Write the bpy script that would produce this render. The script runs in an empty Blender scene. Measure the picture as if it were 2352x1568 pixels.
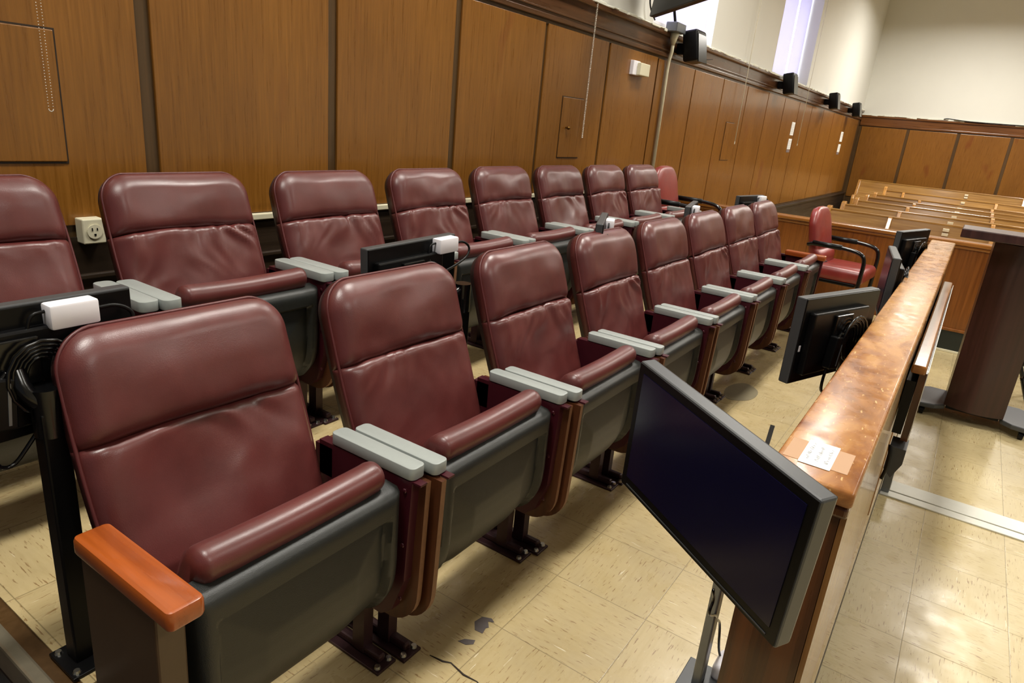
import bpy, bmesh, math, random
from mathutils import Vector, Matrix, noise
random.seed(7)
SC = bpy.context.scene
COL = SC.collection
PI = math.pi

# ------------------------------------------------------------------ materials
def lin(c):
    return tuple(((x/255)/12.92 if x/255 <= .04045 else ((x/255+.055)/1.055)**2.4) for x in c)
class N:
    """tiny node-tree helper"""
    def __init__(s, name):
        s.m = bpy.data.materials.new(name); s.m.use_nodes = True
        s.t = s.m.node_tree; s.t.nodes.clear()
        s.out = s.t.nodes.new('ShaderNodeOutputMaterial')
        s.b = s.t.nodes.new('ShaderNodeBsdfPrincipled')
        s.t.links.new(s.b.outputs[0], s.out.inputs[0])
    def n(s, typ, **k):
        x = s.t.nodes.new(typ)
        for a, v in k.items(): setattr(x, a, v)
        return x
    def l(s, a, b): s.t.links.new(a, b)
    def set(s, **k):
        for a, v in k.items():
            i = s.b.inputs[a.replace('_', ' ')]
            if isinstance(v, bpy.types.NodeSocket): s.l(v, i)
            else: i.default_value = (*v, 1) if isinstance(v, tuple) and len(v) == 3 else v
        return s
    def math(s, op, a, b=None, c=None):
        x = s.n('ShaderNodeMath', operation=op)
        for i, v in enumerate((a, b, c)):
            if v is None: continue
            if isinstance(v, bpy.types.NodeSocket): s.l(v, x.inputs[i])
            else: x.inputs[i].default_value = v
        return x.outputs[0]
    def vec(s, op, a, b):
        x = s.n('ShaderNodeVectorMath', operation=op)
        for i, v in enumerate((a, b)):
            if isinstance(v, bpy.types.NodeSocket): s.l(v, x.inputs[i])
            else: x.inputs[i].default_value = v
        return x.outputs[0]
    def noise(s, v, scale=5, detail=4, rough=.5, dist=0):
        x = s.n('ShaderNodeTexNoise'); x.inputs['Scale'].default_value = scale
        x.inputs['Detail'].default_value = detail; x.inputs['Roughness'].default_value = rough
        x.inputs['Distortion'].default_value = dist
        s.l(v, x.inputs['Vector']); return x.outputs[0]
    def ramp(s, f, stops):
        x = s.n('ShaderNodeValToRGB'); e = x.color_ramp.elements
        while len(e) < len(stops): e.new(.5)
        for i, (p, c) in enumerate(stops):
            e[i].position = p; e[i].color = (*c, 1) if not isinstance(c, (int, float)) else (c, c, c, 1)
        s.l(f, x.inputs[0]); return x.outputs[0]
    def mix(s, f, a, b):
        x = s.n('ShaderNodeMix', data_type='RGBA')
        for i, v in ((0, f), (6, a), (7, b)):
            if isinstance(v, bpy.types.NodeSocket): s.l(v, x.inputs[i])
            else: x.inputs[i].default_value = (*v, 1) if isinstance(v, tuple) else v
        return x.outputs[2]
    def bump(s, h, strength=.2, dist=.01):
        x = s.n('ShaderNodeBump'); x.inputs['Strength'].default_value = strength
        x.inputs['Distance'].default_value = dist; s.l(h, x.inputs['Height'])
        s.l(x.outputs[0], s.b.inputs['Normal'])
    def pos(s): return s.n('ShaderNodeNewGeometry').outputs['Position']
    def obj(s): return s.n('ShaderNodeTexCoord').outputs['Object']

def plain(name, rgb, rough=.5, metal=0, var=.12, scale=30, bump=0, spec=.5):
    k = N(name); o = k.obj(); c = lin(rgb)
    f = k.noise(o, scale, 4)
    k.set(Base_Color=k.mix(f, tuple(x*(1-var) for x in c), tuple(min(1, x*(1+var)) for x in c)), Roughness=rough, Metallic=metal)
    k.b.inputs['Specular IOR Level'].default_value = spec
    if bump: k.bump(k.noise(o, scale*8, 3), bump, .002)
    return k.m
def emit(name, rgb, s):
    k = N(name); k.set(Base_Color=lin(rgb), Emission_Color=lin(rgb), Emission_Strength=s); return k.m
def wood(name, dark, light, axis=2, rough=.3, fine=55, coat=0.0, world=True, blotch=None):
    k = N(name); p = k.pos() if world else k.obj()
    sc = [fine, fine, fine]; sc[axis] = fine*.035
    g = k.noise(k.vec('MULTIPLY', p, tuple(sc)), 1, 6, .62, .3)
    sb = [2.4, 2.4, 2.4]; sb[axis] = .7
    b = k.noise(k.vec('MULTIPLY', p, tuple(sb)), 1, 3)
    f = k.math('ADD', k.math('MULTIPLY', g, .62), k.math('MULTIPLY', b, .38))
    c = k.ramp(f, [(.34, lin(dark)), (.66, lin(light))])
    if blotch:
        bl = k.ramp(k.noise(k.vec('MULTIPLY', p, (3.1, 3.1, 1.5)), 1, 2), [(.66, 0.0), (.74, .55)])
        c = k.mix(bl, c, lin(blotch))
    k.set(Base_Color=c, Roughness=k.ramp(g, [(.3, rough*.85), (.7, rough*1.2)]))
    if coat: k.b.inputs['Coat Weight'].default_value = coat; k.b.inputs['Coat Roughness'].default_value = .12
    k.bump(g, .06, .002)
    return k.m
def leather(name, rgb, rough=.36):
    k = N(name); o = k.obj(); c = lin(rgb)
    f = k.noise(o, 6, 5, .6)
    k.set(Base_Color=k.ramp(f, [(.3, tuple(x*.78 for x in c)), (.7, tuple(x*1.18 for x in c))]),
          Roughness=k.ramp(k.noise(o, 11, 4), [(.3, rough*.82), (.7, rough*1.2)]))
    k.b.inputs['Coat Weight'].default_value = .30; k.b.inputs['Coat Roughness'].default_value = .33
    v = k.n('ShaderNodeTexVoronoi'); v.inputs['Scale'].default_value = 420; k.l(o, v.inputs['Vector'])
    k.bump(k.math('ADD', k.math('MULTIPLY', v.outputs[0], .5), k.noise(o, 40, 4)), .10, .0025)
    return k.m
def tile(name, off, base=(187, 168, 124), dirt=.25):
    k = N(name); T = .3048
    p = k.vec('SUBTRACT', k.pos(), (off[0], off[1], 0)); q = k.vec('SCALE', p, (0, 0, 0))
    q.node.inputs['Scale'].default_value = 1/T
    fl = k.vec('FLOOR', q, (0, 0, 0)); fr = k.vec('FRACTION', q, (0, 0, 0))
    sx = k.n('ShaderNodeSeparateXYZ'); k.l(fl, sx.inputs[0])
    par = k.math('FLOORED_MODULO', k.math('ADD', sx.outputs[0], sx.outputs[1]), 2.0)
    pp = k.vec('ADD', p, k.vec('MULTIPLY', fl, (3.7, 5.3, 0)))
    def grain(a, b, thr, w, z):
        A = k.noise(k.vec('ADD', k.vec('MULTIPLY', pp, (a, b, 1)), (0, 0, z)), 1, 3, .55)
        B = k.noise(k.vec('ADD', k.vec('MULTIPLY', pp, (b, a, 1)), (0, 0, z)), 1, 3, .55)
        m = k.n('ShaderNodeMix', data_type='FLOAT'); k.l(par, m.inputs[0]); k.l(A, m.inputs[2]); k.l(B, m.inputs[3])
        return k.ramp(m.outputs[0], [(thr, 0.0), (thr+w, 1.0)]), m.outputs[0]
    br, raw = grain(22, 190, .615, .05, 0)
    wh, _ = grain(10, 130, .695, .03, 7.3)
    soft, _ = grain(12, 90, .42, .25, 3.1)
    c0 = lin(base)
    wn = k.n('ShaderNodeTexWhiteNoise'); k.l(fl, wn.inputs[0])
    c = k.mix(wn.outputs[0], tuple(x*.93 for x in c0), tuple(x*1.05 for x in c0))
    c = k.mix(k.math('MULTIPLY', soft, .35), c, tuple(x*y for x, y in zip(c0, (.80, .76, .66))))
    c = k.mix(k.math('MULTIPLY', br, .75), c, lin((122, 88, 48)))
    c = k.mix(k.math('MULTIPLY', wh, .7), c, lin((232, 224, 198)))
    d = k.ramp(k.noise(p, 2.2, 5, .6), [(.52, 0.0), (.72, dirt)])
    c = k.mix(d, c, lin((120, 104, 74)))
    fx = k.n('ShaderNodeSeparateXYZ'); k.l(fr, fx.inputs[0])
    def edge(s): return k.math('MINIMUM', s, k.math('SUBTRACT', 1.0, s))
    e = k.math('MINIMUM', edge(fx.outputs[0]), edge(fx.outputs[1]))
    j = k.ramp(e, [(.0, 1.0), (.0055, .0)])
    c = k.mix(k.math('MULTIPLY', j, .75), c, lin((84, 70, 40)))
    k.set(Base_Color=c, Roughness=k.ramp(k.noise(p, 9, 4), [(.3, .22), (.7, .40)]))
    k.bump(k.math('SUBTRACT', k.noise(p, 14, 3), k.math('MULTIPLY', j, .6)), .12, .003)
    return k.m
def burl(name):
    k = N(name); p = k.pos()
    a = k.noise(k.vec('MULTIPLY', p, (5, 9, 9)), 1, 7, .62, 1.6)
    c = k.ramp(a, [(.30, lin((112, 62, 28))), (.48, lin((152, 98, 50))), (.62, lin((180, 128, 72)))])
    far = k.ramp(k.noise(k.vec('MULTIPLY', p, (.8, 3, 3)), 1, 2), [(.40, 0.0), (.62, .5)])
    c = k.mix(far, c, lin((190, 148, 96)))
    s = k.ramp(k.noise(k.vec('MULTIPLY', p, (42, 130, 60)), 1, 3), [(.66, 0.0), (.70, .8)])
    c = k.mix(s, c, lin((226, 186, 128)))
    k.set(Base_Color=c, Roughness=k.ramp(k.noise(p, 26, 4), [(.3, .20), (.7, .36)]))
    k.bump(k.noise(k.vec('MULTIPLY', p, (50, 60, 60)), 1, 3), .035, .002)
    return k.m
def fabric(name, rgb, trans):
    k = N(name)
    tr = k.n('ShaderNodeBsdfTranslucent'); tr.inputs[0].default_value = (*lin(rgb), 1)
    df = k.n('ShaderNodeBsdfDiffuse'); df.inputs[0].default_value = (*lin(rgb), 1)
    mx = k.n('ShaderNodeMixShader'); mx.inputs[0].default_value = trans
    k.l(df.outputs[0], mx.inputs[1]); k.l(tr.outputs[0], mx.inputs[2]); k.l(mx.outputs[0], k.out.inputs[0])
    return k.m

M = dict(
    leather=leather('burgundy_leather', (92, 42, 40)),
    red=leather('red_leather', (128, 42, 38), .36),
    piping=plain('dark_piping', (84, 34, 34), .4),
    backshell=plain('dark_brown_shell', (46, 30, 26), .45, bump=.1),
    shell=plain('black_moulded_plastic', (31, 33, 31), .40, var=.18, scale=60, bump=.25),
    greyarm=plain('grey_laminate', (150, 156, 153), .38, var=.04, scale=90),
    plate=plain('maroon_painted_steel', (66, 20, 30), .33, metal=.2),
    sidewood=wood('brown_side_panel', (66, 34, 18), (98, 56, 30), 2, .35, 60, world=False),
    rawply=plain('raw_plywood_edge', (118, 82, 54), .6, var=.25, scale=80),
    orange=wood('orange_wood', (128, 58, 18), (172, 86, 30), 1, .28, 40, coat=.4, world=False),
    endpanel=plain('brown_laminate', (76, 57, 38), .4, var=.12, scale=50),
    steel=plain('dark_maroon_steel', (58, 36, 38), .4, metal=.4),
    bolt=plain('bright_bolt', (190, 190, 182), .28, metal=1),
    black=plain('black_plastic', (8, 8, 9), .36, var=.2, scale=60, spec=.25),
    blackgloss=plain('black_gloss', (9, 9, 10), .2, var=.1),
    grey=plain('dark_grey_plastic', (62, 64, 66), .4, var=.08),
    screen=plain('dark_screen', (12, 10, 44), .2, var=.05),
    silver=plain('grey_steel', (120, 124, 128), .35, metal=.6),
    white=plain('white_plastic', (236, 234, 240), .4, var=.02),
    cream=plain('cream_plastic', (218, 212, 184), .4, var=.04),
    paper=plain('white_paper', (244, 244, 240), .7, var=.02),
    ink=plain('grey_ink', (168, 168, 170), .7),
    tape=fabric('clear_tape', (206, 170, 140), .2),
    wallwood=wood('wall_veneer', (105, 65, 19), (136, 89, 31), 2, .30, 120, coat=.25, blotch=(104, 46, 16)),
    walltrim=wood('wall_dark_trim', (62, 44, 22), (84, 60, 32), 2, .35, 60, coat=.2),
    cap=wood('wall_cap_wood', (62, 38, 20), (94, 60, 34), 0, .3, 60, coat=.35),
    capy=wood('far_wall_cap_wood', (74, 42, 16), (116, 70, 28), 1, .3, 60, coat=.35),
    dado=wood('dark_dado', (30, 21, 12), (50, 35, 20), 0, .45, 40),
    plaster=plain('cream_plaster', (213, 212, 204), .75, var=.025, scale=3),
    peel=plain('peeling_plaster', (222, 222, 208), .85, var=.25, scale=40),
    ceiling=plain('ceiling_paint', (205, 203, 196), .85, var=.03),
    burl=burl('burl_rail_top'),
    railwood=wood('rail_side_wood', (66, 34, 12), (120, 66, 24), 2, .28, 36, coat=.4),
    railout=wood('rail_outer_wood', (118, 78, 36), (166, 122, 70), 2, .25, 36, coat=.6),
    barwood=wood('bar_wood', (98, 52, 14), (148, 88, 30), 2, .32, 40, coat=.3),
    barcap=wood('bar_cap_wood', (112, 66, 22), (170, 110, 46), 1, .22, 40, coat=.6),
    pew=wood('pew_oak', (128, 90, 40), (176, 134, 70), 1, .24, 40, coat=.6),
    pewend=wood('pew_end_oak', (140, 94, 40), (190, 138, 70), 2, .28, 40, coat=.5),
    mahog=wood('mahogany', (40, 20, 18), (62, 32, 28), 2, .34, 40, coat=.2),
    greenbase=plain('green_black_baseboard', (30, 36, 32), .4),
    alum=plain('aluminium', (214, 214, 204), .38, metal=.3, var=.06),
    nosing=plain('worn_nosing', (150, 142, 122), .35, metal=.6, var=.3, scale=20),
    darkfloor=plain('dark_floor', (46, 36, 28), .5),
    floorj=tile('jury_floor_tile', (0, 0)),
    floorb=tile('back_row_tile', (.06, .82)),
    floorw=tile('well_floor_tile', (1.007, -.96), (190, 174, 132), .12),
    patch=plain('worn_floor_patch', (128, 118, 92), .4, var=.25, scale=14),
    glue=plain('bare_grey_patch', (92, 84, 82), .45, var=.3, scale=60),
    shade=fabric('cream_shade', (214, 210, 194), .10),
    shadel=fabric('daylight_tint_shade', (206, 203, 214), .55),  # lavender is cool daylight through the cloth, put into its colour
    sky=emit('daylight_pane', (236, 240, 255), 5.0),
    led=emit('blue_led', (40, 40, 255), 30),
    ledo=emit('amber_led', (255, 150, 40), 6),
    chain=plain('bead_chain', (214, 208, 196), .35, metal=.5),
    cord=plain('white_cord', (206, 200, 180), .6),
    brass=plain('dull_brass', (120, 88, 40), .35, metal=.9),
    plateb=plain('pale_bracket', (224, 214, 186), .3),
)

# ------------------------------------------------------------------ mesh helpers
class MB:
    def __init__(s): s.b = bmesh.new(); s.mi = 0
    def box(s, c, size, rot=None, bev=0, seg=2, mi=0):
        r = bmesh.ops.create_cube(s.b, size=1)
        vs = r['verts']
        for v in vs: v.co = Vector((v.co.x*size[0], v.co.y*size[1], v.co.z*size[2]))
        if bev:
            es = list({e for v in vs for e in v.link_edges})
            q = bmesh.ops.bevel(s.b, geom=vs+es, offset=bev, segments=seg, profile=.5, affect='EDGES')
            vs = list({v for f in q['faces'] for v in f.verts} | {v for v in vs if v.is_valid})
        fs = {f for v in vs for f in v.link_faces}
        for f in fs: f.material_index = mi
        Mx = Matrix.Translation(Vector(c)) @ (rot.to_4x4() if rot else Matrix.Identity(4))
        for v in vs: v.co = Mx @ v.co
        return s
    def b2(s, lo, hi, bev=0, seg=2, mi=0):
        return s.box([(a+b)/2 for a, b in zip(lo, hi)], [abs(b-a) for a, b in zip(lo, hi)], None, bev, seg, mi)
    def cyl(s, p0, p1, r, r2=None, n=16, mi=0):
        p0, p1 = Vector(p0), Vector(p1); d = p1-p0
        R = d.to_track_quat('Z', 'Y').to_matrix().to_4x4()
        q = bmesh.ops.create_cone(s.b, cap_ends=True, segments=n, radius1=r, radius2=r if r2 is None else r2, depth=d.length,
                                  matrix=Matrix.Translation((p0+p1)/2) @ R)
        for f in {f for v in q['verts'] for f in v.link_faces}: f.material_index = mi
        return s
    def sph(s, c, r, sc=(1, 1, 1), n=12):
        bmesh.ops.create_uvsphere(s.b, u_segments=n, v_segments=max(4, n//2), radius=r,
                                  matrix=Matrix.Translation(c) @ Matrix.Diagonal((*sc, 1)))
        return s
    def tube(s, pts, r, n=8, closed=False, smooth=0, mi=0):
        P = [Vector(p) for p in pts]
        for _ in range(smooth):
            Q = [] if closed else [P[0]]
            m = len(P)
            for i in range(m if closed else m-1):
                a, b = P[i], P[(i+1) % m]
                Q += [a*.75+b*.25, a*.25+b*.75]
            if not closed: Q.append(P[-1])
            P = Q
        m = len(P); rings = []; up = None
        for i in range(m):
            a = P[i-1] if (i or closed) else P[0]; b = P[(i+1) % m] if (i < m-1 or closed) else P[-1]
            t = (b-a).normalized()
            if up is None:
                up = t.orthogonal().normalized()
            up = (up-t*up.dot(t)); up = up.normalized() if up.length > 1e-6 else t.orthogonal().normalized()
            w = t.cross(up)
            rr = r[i] if isinstance(r, (list, tuple)) else r
            rings.append([s.b.verts.new(P[i]+up*rr*math.cos(2*PI*j/n)+w*rr*math.sin(2*PI*j/n)) for j in range(n)])
        for i in range(m if closed else m-1):
            A, B = rings[i], rings[(i+1) % m]
            for j in range(n):
                f = s.b.faces.new((A[j], A[(j+1) % n], B[(j+1) % n], B[j])); f.material_index = mi; f.smooth = True
        if not closed:
            s.b.faces.new(list(reversed(rings[0]))); s.b.faces.new(rings[-1])
        return s
    def prism(s, poly, axis, a, b, mi=0, mfun=None, bev=0):
        """polygon in the plane across `axis`, extruded from a to b"""
        def P(p, t):
            if axis == 0: return (t, p[0], p[1])
            if axis == 1: return (p[0], t, p[1])
            return (p[0], p[1], t)
        A = [s.b.verts.new(P(p, a)) for p in poly]; B = [s.b.verts.new(P(p, b)) for p in poly]
        m = len(poly); fs = [s.b.faces.new(A), s.b.faces.new(list(reversed(B)))]
        for i in range(m):
            f = s.b.faces.new((A[i], B[i], B[(i+1) % m], A[(i+1) % m])); f.material_index = mi
            if mfun:
                q = [(poly[i][j]+poly[(i+1) % m][j])/2 for j in (0, 1)]; f.material_index = mfun(q)
            fs.append(f)
        fs[0].material_index = fs[1].material_index = mi
        bmesh.ops.recalc_face_normals(s.b, faces=fs)
        if bev:
            es = list({e for f in fs[:2] for e in f.edges})
            bmesh.ops.bevel(s.b, geom=es, offset=bev, segments=2, profile=.5, affect='EDGES')
        return s
    def surf(s, f, nu, nv, mi=0):
        """grid surface, f(i/nu, j/nv) -> point"""
        V = [[s.b.verts.new(f(i/nu, j/nv)) for i in range(nu+1)] for j in range(nv+1)]
        for j in range(nv):
            for i in range(nu):
                q = s.b.faces.new((V[j][i], V[j][i+1], V[j+1][i+1], V[j+1][i])); q.smooth = True; q.material_index = mi
        return V
    def obj(s, name, mats, parent=None, smooth=False, weld=0, kind=None, angle=None):
        if weld: bmesh.ops.remove_doubles(s.b, verts=s.b.verts, dist=weld)
        bmesh.ops.recalc_face_normals(s.b, faces=s.b.faces)
        me = bpy.data.meshes.new(name)
        off = Vector((0, 0, 0)); p = parent
        while p is not None: off += p.location; p = p.parent
        if off.length: bmesh.ops.translate(s.b, verts=s.b.verts, vec=-off)
        s.b.to_mesh(me); s.b.free()
        if not isinstance(mats, (list, tuple)): mats = [mats]
        for m in mats: me.materials.append(m)
        if smooth or angle:
            for f in me.polygons: f.use_smooth = True
        o = bpy.data.objects.new(name, me); COL.objects.link(o)
        if angle:
            for e in me.edges: pass
            try: me.set_sharp_from_angle(angle=math.radians(angle))
            except Exception: pass
        if parent is not None: o.parent = parent
        if kind: o['kind'] = kind
        return o
def thing(name, label, cat, loc, group=None):
    o = bpy.data.objects.new(name, None); COL.objects.link(o); o.location = loc
    o.empty_display_size = .1
    return tag(o, label, cat, group)
def tag(o, label, cat, group=None):
    o['label'] = label; o['category'] = cat
    if group: o['group'] = group
    return o
def dup(root, loc, label):
    r = root.copy(); COL.objects.link(r); r.location = loc; r['label'] = label
    for ch in list(root.children):
        c = ch.copy(); COL.objects.link(c); c.parent = r
        for g in list(ch.children):
            d = g.copy(); COL.objects.link(d); d.parent = c
    return r
def struct(mb, name, mats, parent=None, **k): return mb.obj(name, mats, parent, kind='structure' if parent is None else None, **k)

# ------------------------------------------------------------------ camera
CAM = dict(f=1545.039335676605, ypr=(32.82296178, 18.4791468, -5.42744242), C=(-1.32346611, -.7960061, 1.367791))
def camera():
    yaw, pit, rol = [math.radians(a) for a in CAM['ypr']]
    F = Vector((math.cos(pit)*math.cos(yaw), math.cos(pit)*math.sin(yaw), -math.sin(pit)))
    R0 = Vector((math.sin(yaw), -math.cos(yaw), 0)); D = F.cross(R0)
    r = math.cos(rol)*R0+math.sin(rol)*D; d = -math.sin(rol)*R0+math.cos(rol)*D
    m = Matrix.Identity(4)
    for i in range(3): m[i][0] = r[i]; m[i][1] = -d[i]; m[i][2] = -F[i]; m[i][3] = CAM['C'][i]
    cd = bpy.data.cameras.new('camera'); cd.sensor_fit = 'HORIZONTAL'; cd.sensor_width = 36; cd.lens = CAM['f']/2352*36
    cd.clip_start = .02; cd.clip_end = 100
    o = bpy.data.objects.new('camera', cd); COL.objects.link(o); o.matrix_world = m; SC.camera = o
camera()

ZB, ZW = .195, -.18            # back-row floor, well floor
YW, XF = 1.68, 15.5            # left wall plane, far wall plane
CAPZ = 2.15                    # top of wainscot

# ------------------------------------------------------------------ room shell
m = MB(); m.b2((-.87, -.76, -.3), (5.23, .46, 0)); struct(m, 'floor_jury', M['floorj'])
m = MB(); m.b2((-.872, .44, -.3), (5.23, YW, ZB)); struct(m, 'floor_back', M['floorb'])
m = MB(); m.b2((-6, -8, -.4), (XF, -.745, ZW)); m.b2((5.23, -.745, -.4), (XF, YW, ZW)); struct(m, 'floor', M['floorw'])
m = MB(); m.b2((-6, -.745, -.4), (-.93, YW, -.02)); struct(m, 'floor_aisle', M['darkfloor'])
m = MB(); m.b2((-.905, .44, .02), (-.872, YW, ZB-.004)); m.b2((-.905, -.74, -.3), (-.87, .44, -.004))
struct(m, 'trim_platform_edge', M['walltrim'])
m = MB(); m.b2((-.935, .44, .12), (-.905, YW, ZB+.002), bev=.006); struct(m, 'trim_platform_nosing', M['nosing'])
m = MB(); m.b2((-6, -8, 5.2), (XF+.3, 2.4, 5.35)); struct(m, 'ceiling', M['ceiling'])

# left wall : wainscot body + proud panels + cap, white plaster with window recess above
wl = struct(MB().b2((-6, YW+.012, -.35), (XF+.3, YW+.16, CAPZ-.012)), 'wall_left', M['walltrim'])
seams = [-2.54, -1.69, -.84, .022, .855, 1.708, 2.58, 3.457, 4.356, 5.242, 6.119, 7.002, 7.916, 8.78, 9.66, 10.53, 11.46, 12.40, 13.35, 14.25, 15.2]
for a, b in zip(seams[:-1], seams[1:]):
    ga = .026 if a < 2 else .018 if a < 4 else .012; gb = .026 if b < 2 else .018 if b < 4 else .012
    MB().b2((a+ga, YW, .885 if a < 4.4 else .46), (b-gb, YW+.013, 1.935 if a < 4 else 1.93), bev=.003).obj('wall_panel', M['wallwood'], wl)
m = MB()
m.b2((-6, YW-.012, 1.955), (XF, YW+.013, 1.985), bev=.005); m.b2((-6, YW-.004, 1.985), (XF, YW+.013, 2.115))
m.b2((-6, YW-.014, 2.0), (XF, YW+.013, 2.012), bev=.003)
m.b2((-6, YW-.03, 2.112), (XF, YW+.013, 2.15), bev=.008)
struct(m, 'trim_wall_cap', M['cap'])
m = MB()
m.b2((-6, YW-.004, ZB), (5.2, YW+.014, .845)); 
for z in (.40, .56, .70): m.b2((-6, YW-.02, z), (5.2, YW+.01, z+.018), bev=.004)
struct(m, 'trim_dado', M['dado'])
m = MB(); m.b2((5.28, YW-.02, ZW), (XF, YW+.014, .42)); m.b2((5.28, YW-.04, .40), (XF, YW+.014, .43), bev=.006)
struct(m, 'trim_dado_gallery', M['dado'])
# ragged plaster edge sitting on the cap
m = MB()
rp = random.Random(3); x = -1.0
while x < XF-.1:
    L = rp.uniform(.05, .16)
    m.box((x+L/2, YW-.018+rp.uniform(-.006, .006), 2.150+rp.uniform(-.004, .006)), (L*1.15, .026, rp.uniform(.01, .024)), Matrix.Rotation(rp.uniform(-.15, .15), 3, 'Z'), bev=.003, seg=1)
    x += L
struct(m, 'trim_plaster_edge', M['peel'])
YU = YW+.005
W0, W1, W2, W3 = 4.15, 5.56, 7.86, 9.85
m = MB()
m.b2((-6, YU, CAPZ-.01), (W0, YU+.5, 5.2)); m.b2((W1, YU, CAPZ-.01), (W2, YU+.5, 5.2)); m.b2((W3, YU, CAPZ-.01), (XF+.3, YU+.5, 5.2))
m.b2((W0, YU+.001, 4.4), (W1, YU+.499, 5.199)); m.b2((W2, YU+.001, 4.4), (W3, YU+.499, 5.199)); m.b2((W0, YU+.02, CAPZ-.01), (W1, YU+.499, CAPZ+.03)); m.b2((W2, YU+.02, CAPZ-.01), (W3, YU+.499, CAPZ+.03))
struct(m, 'wall_left_upper', M['plaster'])
for i, (a, b) in enumerate(((W0, W1), (W2, W3))):
    m = MB(); D = (.075, .30)[i]; m.b2((a, YU+D, CAPZ+.03), (b, YU+D+.01, 4.4)); w = struct(m, 'window_%d' % (i+1), M['sky'])
    m = MB()
    m.b2((a, YU+D-.03, 3.2), (b, YU+D-.001, 3.25))
    m.b2((a, YU+D-.02, CAPZ+.03), (a+.03, YU+D-.001, 4.4))
    m.obj('window_frame', M['white'], w)
def shade(x0, x1, y, mat, label):
    t = thing('roller_shade', label, 'window shade', ((x0+x1)/2, y, CAPZ+.03), 'roller shades in the wall windows')
    MB().b2((x0, y, CAPZ+.05), (x1, y+.004, 4.36)).obj('shade_cloth', mat, t)
    MB().b2((x0, y-.004, CAPZ+.032), (x1, y+.01, CAPZ+.058), bev=.004).obj('hem_bar', M['white'], t)
shade(4.17, 5.44, YU+.035, M['shadel'], 'bright white roller shade in the window behind the hanging television')
shade(7.88, 9.10, YU+.16, M['shadel'], 'roller shade, lavender from daylight, just left of the thin bright slit')
shade(9.20, 9.83, YU+.16, M['shadel'], 'roller shade, lavender from daylight, just right of the thin bright slit')

# far wall
wf = struct(MB().b2((XF+.012, -8, -.4), (XF+.2, YW+.2, 2.06)), 'wall_far', M['walltrim'])
fs = [1.66, .74, -.17, -1.07, -1.97, -2.87, -3.77]
for a, b in zip(fs[:-1], fs[1:]):
    MB().b2((XF, b+.028, .35), (XF+.013, a-.028, 1.83), bev=.004).obj('wall_panel', M['wallwood'], wf)
m = MB(); m.b2((XF-.012, -8, 1.85), (XF+.012, YW, 1.885), bev=.005); m.b2((XF-.004, -8, 1.885), (XF+.012, YW, 2.03)); m.b2((XF-.03, -8, 2.02), (XF+.012, YW, 2.06), bev=.008)
struct(m, 'trim_far_cap', M['capy'])
m = MB(); m.b2((XF, -8, 2.055), (XF+.3, YW+.1, 5.2)); struct(m, 'wall_far_upper', M['plaster'])
m = MB(); rp = random.Random(5); y = -3.
while y < 1.6:
    L = rp.uniform(.06, .2); m.box((XF-.02, y+L/2, 2.062+rp.uniform(-.004, .012)), (.03, L*1.1, rp.uniform(.012, .03)), Matrix.Rotation(rp.uniform(-.06, .06), 3, 'X'), bev=.003, seg=1); y += L
struct(m, 'trim_far_plaster_edge', M['peel'])
m = MB(); m.tube([(XF-.045, .16, 2.085), (XF-.05, .10, 2.10), (XF-.05, .0, 2.09), (XF-.05, -.25, 2.07), (XF-.05, -.7, 2.066), (XF-.05, -1.3, 2.064)], .009, 6, smooth=2)
tag(m.obj('loose_cable', M['black'], smooth=True), 'thin dark cable lying along the ledge of the far wall', 'cable')
m = MB(); m.b2((-6, -8.2, -.4), (XF+.2, -8, 5.2)); struct(m, 'wall_right', M['plaster'])

# ------------------------------------------------------------------ fittings on the left wall
def hatch(x0, x1, z0, z1, label, knob):
    t = thing('access_hatch', label, 'hatch', ((x0+x1)/2, YW, z0), 'wooden access hatches in the wainscot')
    MB().b2((x0-.006, YW-.002, z0-.006), (x1+.006, YW+.004, z1+.006)).obj('reveal', M['dado'], t)
    MB().b2((x0, YW-.008, z0), (x1, YW+.002, z1), bev=.003).obj('door', M['wallwood'], t)
    if knob:
        mb = MB(); mb.cyl((x0+.07, YW-.008, z0+.2), (x0+.07, YW-.026, z0+.2), .006); mb.sph((x0+.07, YW-.03, z0+.2), .013)
        mb.obj('knob', M['brass'], t, smooth=True)
hatch(-.62, -.265, 1.095, 1.49, 'large wooden hatch in the wall panel behind the bead chain', False)
hatch(2.86, 3.15, 1.122, 1.52, 'wooden wall hatch with a small round knob', True)
hatch(6.42, 6.71, 1.108, 1.51, 'narrow wooden hatch on the glossy wall beyond the conduit', False)

t = thing('wall_thermostat', 'small cream plastic box on the wood panel left of the conduit', 'thermostat', (3.95, YW, 1.76))
MB().b2((3.83, YW-.03, 1.755), (3.95, YW+.002, 1.86), bev=.004).obj('back_box', M['white'], t)
MB().b2((3.90, YW-.06, 1.757), (4.08, YW-.0, 1.85), bev=.006).obj('cover', M['cream'], t)
# raceway + outlet
m = MB(); m.b2((-.19, YW-.022, .858), (4.44, YW+.002, .884), bev=.004)
tag(m.obj('cable_raceway', M['cream']), 'cream cable raceway running along the wall behind the back row', 'cable raceway')
t = thing('power_outlet', 'cream surface-mounted outlet box on the wall beside the first back-row seat', 'outlet', (-.225, YW, .83))
MB().b2((-.262, YW-.05, .828), (-.19, YW+.002, .912), bev=.004).obj('box', M['cream'], t)
mb = MB(); mb.cyl((-.226, YW-.0505, .87), (-.226, YW-.054, .87), .024, n=20); r = mb.obj('receptacle', M['cream'], t)
mb = MB()
for dx, dz, w, h in ((-.008, .008, .003, .010), (.008, .008, .003, .008), (0, -.010, .006, .006)): mb.b2((-.226+dx-w/2, YW-.056, .87+dz-h/2), (-.226+dx+w/2, YW-.053, .87+dz+h/2))
mb.obj('slot', M['black'], r)
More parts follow.
